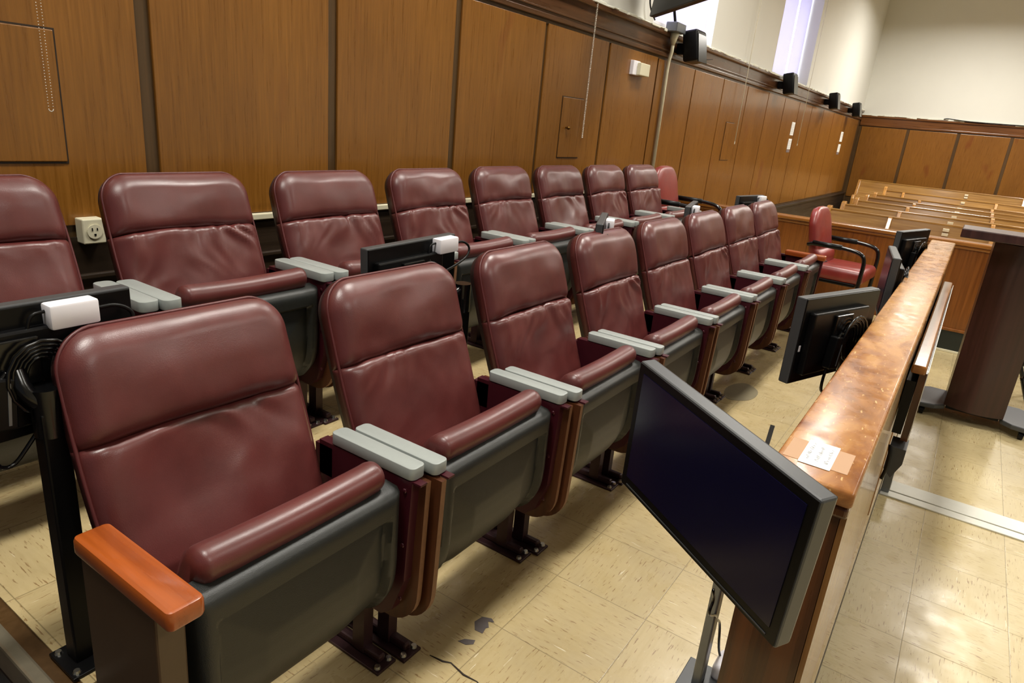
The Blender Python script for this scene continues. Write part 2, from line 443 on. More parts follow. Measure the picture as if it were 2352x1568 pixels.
# conduit
t = thing('cable_conduit', 'cream vertical cable conduit on the wall rising to a grey box', 'conduit', (4.5, YW, .86))
MB().tube([(4.53, YW-.02, .87), (4.52, YW-.02, 1.86), (4.515, YW-.025, 1.93), (4.50, YW-.045, 2.0), (4.49, YW-.05, 2.11)], .015, 10).obj('pipe', M['cream'], t, smooth=True)
MB().cyl((4.49, YW-.05, 2.05), (4.49, YW-.05, 2.14), .015, .042).obj('flared_end', M['cream'], t, smooth=True)
t = thing('junction_box', 'grey junction box on the ledge above the cream conduit', 'junction box', (4.48, YW-.05, 2.145))
MB().b2((4.38, YW-.11, 2.142), (4.58, YW-.01, 2.215), bev=.006).obj('box', M['silver'], t)
mb = MB(); mb.tube([(4.45, YW-.06, 2.21), (4.42, YW-.05, 2.29), (4.40, YW-.04, 2.36)], .012, 8); mb.obj('plug', M['black'], t)
# bead chains
def chain(x, y, zb, zt, dx, label, bead, r):
    t = thing('bead_chain', label, 'pull chain', (x, y, zb), 'pull chains of the window shades')
    if bead:
        for s, nm in ((-1, 'strand'), (1, 'strand')):
            mb = MB(); z = zb+dx
            while z < zt: mb.sph((x+s*dx, y, z), r, n=6); z += r*(5 if r < .002 else 2.6)
            mb.obj(nm, M['chain'], t, smooth=True)
        mb = MB()
        for i in range(1, 8): mb.sph((x-dx*math.cos(PI*i/8), y, zb+dx-dx*math.sin(PI*i/8)), r, n=6)
        mb.obj('loop_end', M['chain'], t, smooth=True)
    else:
        MB().tube([(x-dx, y, zb+.02), (x-dx, y, zt)], r, 6).obj('strand', M['cord'], t)
        MB().tube([(x+dx, y, zb+.02), (x+dx, y, zt)], r, 6).obj('strand', M['cord'], t)
        MB().b2((x-dx-r, y-r, zb), (x+dx+r, y+r, zb+.03)).obj('loop_end', M['cord'], t)
chain(-.318, YW-.06, 1.252, 2.6, .0065, 'white bead chain looped in front of the large wall hatch', True, .0017)
chain(3.14, YW-.03, 1.262, 2.7, .005, 'pale bead chain hanging over the wall hatch with the knob', True, .0036)
chain(6.70, YW-.05, 1.288, 3.3, .004, 'thin pale cord hanging over the narrow hatch', False, .003)
chain(9.80, YW-.05, 1.325, 3.5, .005, 'thin pale cord hanging beside the nearer wall notice', False, .003)

# notices
def notice(x0, x1, z0, z1, label):
    t = thing('wall_notice', label, 'notice', ((x0+x1)/2, YW, z0), 'printed notices on the wood wall')
    zm = (z0+z1)/2+.0
    for a, b in ((zm+.03, z1), (z0+.045, zm-.02)):
        s = MB().b2((x0, YW-.004, a), (x1, YW-.001, b)).obj('sheet', M['paper'], t)
        mb = MB(); z = b-.02
        while z > a+.015:
            mb.b2((x0+.015, YW-.0055, z-.004), (x1-.015-random.uniform(0, .05)*(x1-x0), YW-.0038, z)); z -= .014
        mb.obj('printed_lines', M['ink'], s)
    s = MB().b2((x0-.01, YW-.003, z0), (x1-.01, YW-.001, z0+.04)).obj('footer_strip', plain_grey, t)
plain_grey = plain('notice_footer', (120, 106, 104), .6)
notice(9.42, 9.61, 1.22, 1.645, 'taller-looking white printed notice on the glossy wall, nearer of two')
notice(13.50, 13.74, 1.22, 1.645, 'white printed notice on the glossy wall, farther of two by the corner')

# wall speakers
def speaker(x, label, w=.23):
    t = thing('wall_speaker', label, 'speaker', (x, YW-.07, 1.94), 'black speakers along the wall cap')
    r = Matrix.Rotation(math.radians(-10), 3, 'X')
    mb = MB(); mb.box((x, YW-.155, 2.065), (w, .135, .25), r, bev=.02, seg=3); mb.obj('cabinet', M['black'], t, angle=40)
    MB().box((x, YW-.226, 2.052), (w*.9, .008, .225), r, bev=.003).obj('grille', M['blackgloss'], t)
    mb = MB(); mb.b2((x-.03, YW-.10, 2.0), (x+.03, YW-.006, 2.09), bev=.006); mb.obj('bracket', M['black'], t)
speaker(4.72, 'large-looking black wall speaker beside the cream conduit, nearest of the four')
speaker(8.22, 'black wall speaker below the thin bright window slit')
speaker(11.3, 'black wall speaker on the wainscot cap, third from the conduit')
speaker(13.65, 'black wall speaker tucked in the far corner of the wall')
m = MB(); m.tube([(4.87, YW-.02, 2.07), (5.05, YW-.018, 2.03), (5.35, YW-.018, 2.03), (5.6, YW-.02, 2.06)], .004, 6, smooth=2)
tag(m.obj('speaker_wire', M['black'], smooth=True), 'thin dark wire drooping along the wall cap from the nearest speaker', 'wire')

# television hanging above the cap
def tv():
    t = thing('television', 'black television on a wall arm above the conduit, cut by the top edge', 'television', (3.9, 1.4, 2.2))
    u = Vector((-.70, -.675, 0)).normalized(); c0 = Vector((3.93, 1.555, 2.168)); nrm = Vector((u.y, -u.x, 0))
    R = Matrix((u, -nrm, Vector((0, 0, 1)))).transposed()
    R = R @ Matrix.Rotation(math.radians(-8), 3, 'X')
    W, H = 1.15, .62
    c = c0+u*(W/2)+Vector((0, 0, H/2))
    MB().box(c, (W, .05, H), R, bev=.008).obj('housing', M['black'], t)
    MB().box(c+R @ Vector((0, .028, 0)), (W-.05, .004, H-.05), R).obj('screen', M['screen'], t)
    MB().box(c+R @ Vector((0, -.05, 0)), (.5, .06, .34), R, bev=.01).obj('back_housing', M['black'], t)
    MB().tube([c+R @ Vector((0, -.07, 0)), Vector((3.55, YW-.022, 2.5))], .02).obj('wall_arm', M['black'], t)
    MB().tube([(3.98, YW-.02, 2.62), (4.02, YW-.03, 2.5), (4.03, YW-.03, 2.42), (3.95, YW-.03, 2.34), (3.98, YW-.03, 2.25), (4.08, YW-.04, 2.18)], .006, 6, smooth=2).obj('cable', M['black'], t)
tv()

# ------------------------------------------------------------------ theatre seats
TILT = math.radians(20)
Vv = Vector((0, math.sin(TILT), math.cos(TILT))); Nv = Vector((0, -math.cos(TILT), math.sin(TILT)))
L = .572; VS = .350
O = Vector((0, .299, .398))
def hw(v):
    """half width of the back at height v"""
    w = .242+.010*math.sin(max(0, min(1, v/L))*PI)
    r = .085
    if v > L-r: w = w-r+math.sqrt(max(0, r*r-(v-(L-r))**2))
    return w
def edge(u, v):
    """rough distance from the outline of the back"""
    r = .085; w = .250
    x = abs(u); e = min(w-x, L-v)
    if x > w-r and v > L-r: e = r-math.hypot(x-(w-r), v-(L-r))
    return max(0, e)
def seam(u, seed): return VS+.006*math.cos(u*6)-.004+.006*noise.noise(Vector((u*6, seed, 2)))
def cushion(seed, head, amp):
    b = MB()
    nu, nv = (44, 26) if head else (48, 44)
    S = 10+seed*3.7
    def P(s, q):
        u0 = (s*2-1)
        if head:
            v = None
            u = u0*.25; vs = seam(u, S); v = vs+(L-vs)*q
        else:
            u = u0*.25; vs = seam(u, S); v = vs*q
        u = u0*hw(v)
        e = edge(u, v)
        T = .040 if head else .034
        R = .055
        k = min(1, e/R); d = .026+T*math.sqrt(max(0, 1-(1-k)**2))
        ds = abs(v-vs)
        ks = min(1, ds/(.035 if head else .022)); d -= (.019 if head else .0125)*(1-math.sqrt(max(0, 1-(1-ks)**2)))
        fade = min(1, e/.05)
        if head:
            d += .010*math.sin(max(0, min(1, (v-vs)/(L-vs)))*PI)*fade
            d += amp*fade*(.010*noise.noise(Vector((u*7, v*9, S)))+.004*noise.noise(Vector((u*26, v*12, S+4)))*math.exp(-ds/.05)-.010*max(0, noise.noise(Vector((u*9, 1, S+8))))*math.exp(-ds/.07))
        else:
            fold = math.exp(-ds/.10)
            a = u*20*(1-.55*min(1, ds/.25))
            w = noise.noise(Vector((a+2.2*noise.noise(Vector((u*5, ds*7, S))), ds*5.0, S+9))); w = (1-2.2*abs(w))*.8 if seed else w
            d += amp*fade*(.0125*w*fold+.014*noise.noise(Vector((u*5.5, v*5, S+1)))+.003*noise.noise(Vector((u*16, v*11, S+2))))
            d -= .010*(1-min(1, v/.08))
        return O+Vector((u, 0, 0))+Vv*v+Nv*(d-.026)
    F = b.surf(P, nu, nv)
    # boxing around the edge, back to the shell
    ring = [F[0][i] for i in range(nu+1)]+[F[j][nu] for j in range(1, nv+1)]+[F[nv][i] for i in range(nu-1, -1, -1)]+[F[j][0] for j in range(nv-1, 0, -1)]
    R2 = [b.b.verts.new(v.co-Nv*.026-Nv*(Nv.dot(v.co-O))) for v in ring]
    n = len(ring)
    for i in range(n): b.b.faces.new((ring[i], R2[i], R2[(i+1) % n], ring[(i+1) % n]))
    b.b.faces.new(R2)
    return b
def outline(off, v0=0.0):
    pts = []
    for i in range(0, 25): v = v0+(L-.085-v0)*i/24; pts.append((-hw(v), v))
    for i in range(1, 12): a = PI-PI/2*i/12; pts.append((-(hw(L-.085)-.085)+.085*math.cos(a), L-.085+.085*math.sin(a)))
    pts += [(-x, v) for x, v in reversed(pts)]
    return [O+Vector((x, 0, 0))+Vv*v+Nv*off for x, v in pts]
def back_shell():
    b = MB()
    A = outline(-.024); B = [p+(O+Vv*.3-p)*.03-Nv*.022 for p in A]; C_ = [p+(O+Vv*.3-p)*.20-Nv*.034 for p in A]
    rings = [[b.b.verts.new(p) for p in r] for r in (A, B, C_)]
    n = len(A)
    for k in (0, 1):
        for i in range(n): b.b.faces.new((rings[k][i], rings[k][(i+1) % n], rings[k+1][(i+1) % n], rings[k+1][i]))
    b.b.faces.new(list(reversed(rings[0]))); b.b.faces.new(rings[2])
    return b
SH_W = .248
def seat_shell():
    """tipped-up seat pan: rounded bottom, rim, recessed inner panel; front faces -y"""
    b = MB(); z1, z0 = .556, .182
    H = z1-z0
    def half(z):
        r = .11; w = SH_W-.012*(1-(z-z0)/H)
        if z < z0+r: w = w-r+math.sqrt(max(0, r*r-(z0+r-z)**2))
        return w
    def ed(x, z):
        r = .11; w = SH_W; e = min(w-abs(x), z-z0, z1-z)
        if abs(x) > w-r and z < z0+r: e = min(e, r-math.hypot(abs(x)-(w-r), z0+r-z))
        return max(0, e)
    def P(s, q):
        q2 = q; z = z0+H*q2; x = (s*2-1)*half(z); e = ed(x, z)
        y = .060
        t = (z-z0)/H
        y += .075*max(0, 1-t/.42)**2                      # belly sweeps back toward the bottom
        y -= .012*min(1, t/.5)
        y += .024*(1-math.sqrt(max(0, 1-(1-min(1, e/.032))**2)))   # rounded rim
        inn = min((z1-.058)-z, SH_W-.036-abs(x))
        y += .021*max(0, min(1, inn/.008))                # step down to inner panel
        if inn > 0: y -= .016*min(1, inn/.10)
        return Vector((x, y, z))
    nu, nv = 90, 60
    F = b.surf(P, nu, nv)
    ring = [F[0][i] for i in range(nu+1)]+[F[j][nu] for j in range(1, nv+1)]+[F[nv][i] for i in range(nu-1, -1, -1)]+[F[j][0] for j in range(nv-1, 0, -1)]
    def back(v):
        t = (v.co.z-z0)/H
        return Vector((v.co.x*.985, .105+.085*(1-t)+.0*t, v.co.z-(.0 if v.co.z < z1-.001 else -.006)))
    R2 = [b.b.verts.new(back(v)) for v in ring]
    n = len(ring)
    for i in range(n): b.b.faces.new((ring[i], R2[i], R2[(i+1) % n], ring[(i+1) % n]))
    b.b.faces.new(R2)
    return b
def seat_cushion(seed=0):
    """leather cushion behind the shell, thick rolled front edge on top"""
    b = MB()
    prof = [(.098, .540), (.074, .566), (.070, .590), (.080, .610), (.102, .620), (.126, .615), (.146, .598), (.165, .565), (.190, .50), (.215, .42), (.232, .34), (.235, .27), (.215, .235), (.19, .24)]
    P = [Vector((0, y, z)) for y, z in prof]
    for _ in range(2):
        Q = [P[0]]
        for i in range(len(P)-1): Q += [P[i]*.75+P[i+1]*.25, P[i]*.25+P[i+1]*.75]
        Q.append(P[-1]); P = Q
    nv = len(P)-1; c = Vector((0, .15, .47))
    def f(s, q):
        x = (s*2-1); k = abs(x); p = P[round(q*nv)].copy()
        g = max(0, (k-.90)/.10)
        near = Vector((0, .118, .575)) if p.z > .53 else Vector((0, .16, p.z))
        p = p.lerp(near, .55*(1-math.sqrt(max(0, 1-g*g))))
        p.x = x*.222
        wr = noise.noise(Vector((p.x*30, p.z*20+seed, seed*2.1)))*.003*max(0, (k-.5)*2)
        p.z += wr-.004*math.cos(p.x*9); return p
    F = b.surf(f, 40, nv)
    b.b.faces.new([F[j][0] for j in range(nv+1)]); b.b.faces.new([F[j][40] for j in range(nv, -1, -1)])
    b.b.faces.new([F[0][i] for i in range(41)]+[F[nv][i] for i in range(40, -1, -1)])
    return b
AX = .3075
def rrect(x0, x1, y0, y1, r, n=5):
    P = []
    for cx, cy, a0 in ((x1-r, y1-r, 0), (x0+r, y1-r, 90), (x0+r, y0+r, 180), (x1-r, y0+r, 270)):
        for i in range(n+1):
            a = math.radians(a0+90*i/n); P.append((cx+r*math.cos(a), cy+r*math.sin(a)))
    return P
ARM_Y0, ARM_Y1, ARM_Z = .036, .305, .605
def armrest(s, z=ARM_Z, w=0):
    b = MB(); x0, x1 = sorted((s*(AX-.0035+w*.2), s*(AX-.050-w*1.5)))
    return b.prism(rrect(x0, x1, ARM_Y0, ARM_Y1+w, .014+w), 2, z-.030, z, bev=.0025)
def panel_poly(y0, dz=0):
    P = [(y0, .568), (y0+.008, .30)]
    for i in range(9):
        a = PI+PI/2*i/8; P.append((y0+.105+.095*math.cos(a), .255+.105*math.sin(a)))
    P += [(.34, .150), (.36, .20), (.36, .50), (.345, .568)]
    return P
def side_panel(s):
    b = MB()
    x0, x1 = sorted((s*(AX-.006), s*(AX-.022)))
    b.prism(panel_poly(.018), 0, x0, x1, 0, lambda q: 1 if q[0] < .08 or q[1] < .2 else 0)
    return b
def side_plate(s):
    b = MB(); x0, x1 = sorted((s*(AX-.022), s*(AX-.048)))
    P = [(.038, .572), (.050, .30), (.085, .20), (.12, .17), (.33, .17), (.345, .25), (.345, .572)]
    b.prism(P, 0, x0, x1)
    for z in (.545, .40, .25): b.sph((s*(AX-.050), .058, z), .006, (.5, 1, 1), 8)
    b.b2((min(x0, x1)+.002, .014, .5685), (max(x0, x1)-.002, .056, .5735))
    b.b2((s*AX-.03*s-.018, .30, .48) if s > 0 else (-AX+.012, .30, .48), (s*AX-.03*s+.018, .36, .56) if s > 0 else (-AX+.048, .36, .56))
    return b
def leg(s):
    b = MB(); x = s*(AX-.034)
    b.b2((x-.016, .175, .012), (x+.016, .215, .20)); b.b2((x-.016, .285, .012), (x+.016, .325, .20))
    return b
def foot(s):
    b = MB(); x = s*(AX-.036)
    b.b2((x-.036, .10, 0), (x+.030, .415, .008), bev=.002)
    b.b2((x-.012, .12, .008), (x+.012, .40, .03), bev=.006)
    return b
def bolts(s):
    x = s*(AX-.036)
    return [MB().cyl((x+dx, y, .006), (x+dx, y, .015), .010, .007, n=10) for dx, y in ((-.022, .116), (.018, .116))]
BACKS = []; HEADS = []
def make_variants():
    for i in range(4):
        for L_, hd in ((HEADS, True), (BACKS, False)):
            b = cushion(i, hd, (.5 if hd else 1.1, .75, 1.35 if not hd else 1.0, 1.2 if not hd else .9)[i])
            o = b.obj('tmp', M['leather'], smooth=True); L_.append(o.data); bpy.data.objects.remove(o)
make_variants()
def proto():
    t = thing('folding_seat', 'x', 'seat', (0, 0, 0))
    o = bpy.data.objects.new('backrest', BACKS[0]); COL.objects.link(o); o.parent = t
    h = bpy.data.objects.new('head_cushion', HEADS[0]); COL.objects.link(h); h.parent = t
    MB().tube(outline(.003), .0042, 6).obj('piping', M['piping'], o, smooth=True)
    back_shell().obj('back_shell', M['backshell'], t, angle=50)
    seat_shell().obj('seat_shell', M['shell'], t, angle=55)
    seat_cushion(1).obj('seat_cushion', M['leather'], t, angle=60)
    for s in (-1, 1):
        armrest(s).obj('armrest', M['greyarm'], t, angle=40)
        side_panel(s).obj('side_panel', [M['sidewood'], M['rawply']], t)
        side_plate(s).obj('side_plate', M['plate'], t)
        l = leg(s).obj('leg', M['steel'], t)
        foot(s).obj('foot_plate', M['steel'], l)
        for b in bolts(s): b.obj('bolt', M['bolt'], l)
    return t
SEAT = proto()
L = .538                                   # the back row has slightly lower backs
def mesh_of(o): d = o.data; bpy.data.objects.remove(o); return d
LOW = dict(heads=[mesh_of(cushion(i, True, (.5, .75, 1.0, .9)[i]).obj('tmp', M['leather'], smooth=True)) for i in range(4)],
           arms=[mesh_of(armrest(q, w=.005).obj('tmp', M['greyarm'], angle=40)) for q in (-1, 1)],
           shell=mesh_of(back_shell().obj('tmp', M['backshell'], angle=50)), piping=mesh_of(MB().tube(outline(.003), .0042, 6).obj('tmp', M['piping'], smooth=True)))
L = .572
def kids(t, n): return [c for c in t.children if c.name.split('.')[0] == n]
def orange_arm(t, s):
    a = kids(t, 'armrest')[0 if s < 0 else 1]; a.data = bpy.data.meshes.new('armrest')
    b = MB(); x0, x1 = sorted((s*(AX-.020), s*(AX-.078))) if s > 0 else (-AX-.012, -AX+.052)
    b.prism(rrect(x0, x1, .004 if s < 0 else ARM_Y0-.012, .308, .012), 2, ARM_Z-.034, ARM_Z+.004, bev=.008)
    bmesh.ops.recalc_face_normals(b.b, faces=b.b.faces); b.b.to_mesh(a.data); b.b.free(); a.data.materials.append(M['orange'])
    for f in a.data.polygons: f.use_smooth = True
    a.data.set_sharp_from_angle(angle=math.radians(35)); a['label'] = 'glossy orange wood armrest'
def seats():
    front = [
        'nearest front-row burgundy folding seat, with the big orange armrest and brown end panel',
        'front-row burgundy folding seat second from the near end, in the middle foreground',
        'front-row burgundy folding seat third from the near end, left of the big tilted screen',
        'front-row burgundy folding seat fourth from the near end',
        'front-row burgundy folding seat fifth from the near end',
        'front-row burgundy folding seat third from its far end',
        'front-row burgundy folding seat second from its far end',
        'last front-row burgundy folding seat, beside the small orange armrest at the far end']
    back = [
        'back-row burgundy folding seat at the left edge, left of the wall outlet',
        'back-row burgundy folding seat just right of the wall outlet',
        'back-row burgundy folding seat third from the left edge',
        'back-row burgundy folding seat fourth from the left edge, above a black monitor',
        'back-row burgundy folding seat fifth from the left edge',
        'back-row burgundy folding seat below the wall hatch with the knob',
        'back-row burgundy folding seat second from its far end',
        'last back-row burgundy folding seat, next to the red armchair by the conduit']
    dyf = [.043, .021, 0, -.012, -.020, -.024, -.027, -.029]
    out = []
    for k in range(8):
        loc = (-.578+.615*k, dyf[k], 0)
        if k == 0: r = SEAT; r.location = loc; r['label'] = front[0]
        else: r = dup(SEAT, loc, front[k])
        r['group'] = 'burgundy folding seats of the front row'
        out.append(r)
    for k in range(8):
        r = dup(SEAT, (-.6705+.611*k, .918+[.03, .012, 0, -.004, -.006, -.01, -.014, -.016][k], ZB), back[k])
        r['group'] = 'burgundy folding seats of the back row'; out.append(r)
    for i, r in enumerate(out):
        hd, bk, bs = kids(r, 'head_cushion')[0], kids(r, 'backrest')[0], kids(r, 'back_shell')[0]
        bk.data = BACKS[(0, 1, 3, 2, 1, 2, 3, 2)[i % 8] if i < 8 else (1, 2, 3, 2, 1, 0, 2, 3)[i % 8]]
        if i < 8: hd.data = HEADS[(i*3+i//4) % 4] if i else HEADS[0]
        else: hd.data = LOW['heads'][(i*3+i//4) % 4]; bs.data = LOW['shell']; bk.children[0].data = LOW['piping']; [setattr(a, 'data', LOW['arms'][0 if a.data.vertices[0].co.x < 0 else 1]) for a in kids(r, 'armrest')]
        for o in (hd, bk, bs): o.location.z = (-.021, -.011, -.001, .004, .010, .010, .012, .012, -.014, -.012, -.012, -.008, -.002, 0, 0, 0)[i]
    orange_arm(out[0], -1); orange_arm(out[7], 1)
    for s, r in ((-1, out[0]), (1, out[7])):
        p = kids(r, 'side_panel')[0 if s < 0 else 1]; me = bpy.data.meshes.new('side_panel')
        b = MB(); x0, x1 = (-AX-.004, -AX+.047) if s < 0 else (AX-.046, AX-.024)
        b.prism([(.062, .572), (.075, 0.0), (.305, 0.0), (.305, .30), (.300, .572)] if s < 0 else panel_poly(.04), 0, x0, x1, bev=.004)
        bmesh.ops.recalc_face_normals(b.b, faces=b.b.faces); b.b.to_mesh(me); b.b.free(); me.materials.append(M['endpanel'] if s < 0 else M['sidewood']); p.data = me
        if s < 0:
            p['label'] = 'plain brown end panel'
            for nm in ('side_plate', 'leg'):
                q = kids(r, nm)[0]
                for c in list(q.children): bpy.data.objects.remove(c)
                bpy.data.objects.remove(q)
    return out
ROWS = seats()

# ------------------------------------------------------------------ jury monitors
def monitor(c, az, pitch, roll, pole, zf, label, w=.41, h=.26, cables=True, blue=False, group=None, sticker=True):
    """az = heading (degrees) the screen faces"""
    t = thing('monitor', label, 'monitor', (pole[0], pole[1], zf), group)
    F = Vector((math.cos(math.radians(az)), math.sin(math.radians(az)), 0)); U = Vector((-F.y, F.x, 0))  # U = right as the viewer of the screen sees it ... mirrored below
    U = -U if False else U
    R = Matrix((U, -F, Vector((0, 0, 1)))).transposed()       # local x=U, y=away from the viewer, z=up
    R = R @ Matrix.Rotation(math.radians(pitch), 3, 'X') @ Matrix.Rotation(math.radians(roll), 3, 'Y')
    c = Vector(c); g = lambda x, y, z: c+R @ Vector((x, y, z))
    MB().box(g(0, .012, 0), (w, .030, h), R, bev=.004).obj('frame', M['grey'], t)  # black monitor; grey paints the overhead light onto its edges
    MB().box(g(0, .0275, 0), (w-.006, .006, h-.006), R, bev=.002).obj('back_cover', M['black'], t)
    MB().box(g(0, -.0032, 0), (w-.006, .0012, h-.006), R).obj('bezel', M['black'], t)
    MB().box(g(0, -.0035, .004), (w-.034, .003, h-.044), R).obj('screen', M['screen'], t)
    MB().box(g(0, -.0035, -h/2+.010), (w-.04, .003, .0022), R).obj('lower_lip', M['grey'], t)
    MB().box(g(.03, .040, -.006), (w*.72, .024, h*.72), R, bev=.005).obj('back_housing', M['black'], t)
    MB().box(g(.03, .056, .03), (.09, .010, .09), R, bev=.003).obj('mount_plate', M['blackgloss'], t)
    top = Vector((pole[0], pole[1], c.z-(.06 if zf > .1 else .24)))
    if zf > .1: path = [g(.03, .062, .02), g(.03, .085, -.02), (g(.0, .10, -.05)+top)/2, (pole[0], pole[1], top.z+.03)]
    else: path = [g(.03, .060, .02), g(.02, .064, -.06), g(-.03, .062, -.12), (pole[0], pole[1], top.z+.03)]
    MB().tube(path, .015, 10, smooth=2).obj('arm', M['blackgloss'], t, smooth=True)
    mb = MB(); mb.cyl((pole[0], pole[1], top.z-.05), (pole[0], pole[1], top.z+.045), .028); mb.obj('arm_clamp', M['blackgloss'], t, angle=40)
    if zf > .1:
        mb = MB(); mb.b2((pole[0]-.022, pole[1]-.022, zf+.006), (pole[0]+.022, pole[1]+.022, top.z), bev=.004)
        mb.obj('pole', M['black'], t)
        b_ = MB().b2((pole[0]-.045, pole[1]-.06, zf), (pole[0]+.045, pole[1]+.05, zf+.008), bev=.002).obj('base_plate', M['black'], t)
        mb = MB()
        for dx in (-.032, .032):
            for dy in (-.045, .035): mb.cyl((pole[0]+dx, pole[1]+dy, zf+.006), (pole[0]+dx, pole[1]+dy, zf+.014), .009, .006, n=10)
        mb.obj('bolt', M['bolt'], b_)
    else:
        mb = MB(); mb.b2((pole[0]-.022, pole[1]-.012, zf+.006), (pole[0]+.022, pole[1]+.012, top.z), bev=.004); mb.obj('pole', M['silver'], t)
        mb = MB(); mb.b2((pole[0]-.05, pole[1]-.05, zf), (pole[0]+.07, pole[1]+.045, zf+.008), bev=.002); mb.obj('base_plate', M['grey'], t)
    if cables:
        mb = MB()
        for k in range(5):
            q = [g(-.012+(.028+.009*k)*math.cos(a), .064+.004*k, .0+(.036+.009*k)*math.sin(a)) for a in [-1.2+2*PI*i/16 for i in range(13)]]
            mb.tube(q, .0036, 6)
        mb.tube([g(.045, .066, .02), g(.075, .07, -.005), g(.080, .068, -.03)], .005, 6, smooth=2)
        mb.tube([g(.08, .066, -.085), g(.09, .068, -.12), g(.085, .068, -.155), g(.06, .066, -.165), g(.03, .066, -.13), g(-.01, .066, -.08)], .0042, 6, smooth=2)
        mb.obj('cable', M['blackgloss'], t, smooth=True)
        br = MB().box(g(.062, .066, -.035), (.046, .028, .098), R @ Matrix.Rotation(math.radians(-6), 3, 'Y'), bev=.004).obj('power_brick', M['black'], t)
        MB().box(g(.054, .0808, -.035), (.005, .002, .08), R @ Matrix.Rotation(math.radians(-6), 3, 'Y')).obj('light_rib', M['silver'], br)
    if zf < .1 and not cables:
        MB().tube([(.10, -.515, .345), (.062, -.52, .37), (.10, -.52, .32), (.07, -.52, .30), (.10, -.52, .27), (.16, -.52, .235), (.20, -.52, .19), (.24, -.52, .16), (.25, -.53, .06), (.26, -.545, .03)], .0035, 6, smooth=2).obj('cable', M['blackgloss'], t, smooth=True)
    if sticker == 1: MB().box(g(.190, .031, -.020), (.008, .001, .018), R).obj('sticker', M['white'], t)
    if blue: MB().sph((1.98, -.578, .757), .005).obj('indicator_light', M['led'], t)
    t['mat'] = 0; del t['mat']
    return g, R
def adapter(g, R, x, z, label):
    c = g(x, .062, z)
    t = thing('adapter_box', label, 'adapter', c, 'white adapter boxes on the monitor backs')
    mb = MB(); mb.box(g(x, .048, z), (.088, .038, .048), R, bev=.005); mb.obj('case', M['white'], t, angle=40)
    e = MB().box(g(x-.0445, .048, z), (.003, .024, .030), R).obj('port', M['black'], t)
    MB().box(g(x-.0465, .050, z+.006), (.002, .004, .004), R).obj('status_light', M['ledo'], e)
    MB().tube([g(x-.045, .048, z), g(x-.085, .05, z+.002), g(x-.115, .055, z-.02), g(x-.10, .06, z-.05), g(x-.03, .066, z-.07), g(x+.05, .068, z-.085)], .0042, 6, smooth=2).obj('network_cable', M['black'], t, smooth=True)
    MB().tube([g(x+.044, .045, z+.01), g(x+.07, .045, z+.008), g(x+.078, .045, z-.03), g(x+.07, .06, z-.06)], .0036, 6, smooth=2).obj('power_cable', M['black'], t, smooth=True)
GF = 'monitors on arms along the jury rail'; GB = 'monitors on poles behind the front row'
monitor((-.352, -.553, .835), 148.4, 3.6, 5.2, (.175, -.51), 0, 'big tilted black monitor with dark screen at the near end of the rail', group=GF, cables=False, sticker=0)
monitor((.873, -.521, .828), 69.7, 0, 0, (1.38, -.55), 0, 'monitor seen from behind with a power brick, beside the middle of the rail', group=GF)
monitor((2.03, -.548, .828), 98.5, 0, 0, (2.58, -.55), 0, 'edge-on monitor with a tiny blue light, by the red armchair', group=GF, blue=True)
monitor((3.17, -.535, .828), 74, 0, 0, (3.68, -.55), 0, 'monitor seen from behind at the far end of the rail', group=GF)
g, R = monitor((-.843, .615, .833), 91, 0, .5, (-.838, .528), ZB, 'black monitor back with cable coils behind the nearest front-row seat, at the left edge', group=GB)
adapter(g, R, -.080, .104, 'white adapter box on the monitor at the left edge')
g, R = monitor((.235, .625, .845), 88, 0, 2.2, (.40, .53), ZB, 'black monitor back behind the second front-row seat', w=.385, group=GB)
adapter(g, R, -.122, .106, 'white adapter box on the monitor behind the second front-row seat')
g, R = monitor((1.40, .56, .845), 114, 0, 0, (1.62, .53), ZB, 'nearly edge-on monitor behind the fourth front-row seat', group=GB)
adapter(g, R, .0, .104, 'white adapter box seen end-on, on the monitor behind the fourth front-row seat')
g, R = monitor((2.60, .585, .845), 104, 0, 0, (2.75, .53), ZB, 'slanted monitor between the fifth front-row seat and the red armchair by the conduit', group=GB)
adapter(g, R, .10, .104, 'white adapter box on the slanted monitor in front of the red armchair by the conduit')
g, R = monitor((3.93, .61, .835), 80, 0, 0, (3.95, .53), ZB, 'far black monitor back above the last two front-row seats', group=GB)
adapter(g, R, -.12, .104, 'white adapter box on the far monitor above the last two front-row seats')

# ------------------------------------------------------------------ jury rail
RZ = .862; RX0, RX1 = -.245, 3.75
t = thing('jury_rail', 'long varnished wooden rail in front of the seats with a worn burl top', 'railing', (RX0, -.69, ZW))
MB().b2((RX0, -.757, RZ-.03), (RX1, -.622, RZ), bev=.007, seg=3).obj('rail_top', M['burl'], t, angle=40)
MB().b2((RX0+.004, -.754, RZ-.052), (RX1-.004, -.627, RZ-.030), bev=.006, seg=3).obj('rail_moulding', M['railwood'], t)
MB().b2((RX0+.012, -.745, ZW), (RX1-.01, -.622, RZ-.05)).obj('rail_body', M['railwood'], t)
MB().b2((RX0+.012, -.754, ZW+.07), (RX1-.01, -.744, RZ-.05)).obj('outer_panel', M['railout'], t)
MB().b2((RX0+.012, -.762, ZW), (RX1-.01, -.744, ZW+.085), bev=.004).obj('baseboard', M['dado'], t)
for x in (1.45, 2.7): MB().b2((x, -.757, ZW+.085), (x+.03, -.7535, RZ-.055)).obj('panel_batten', M['railout'], t)
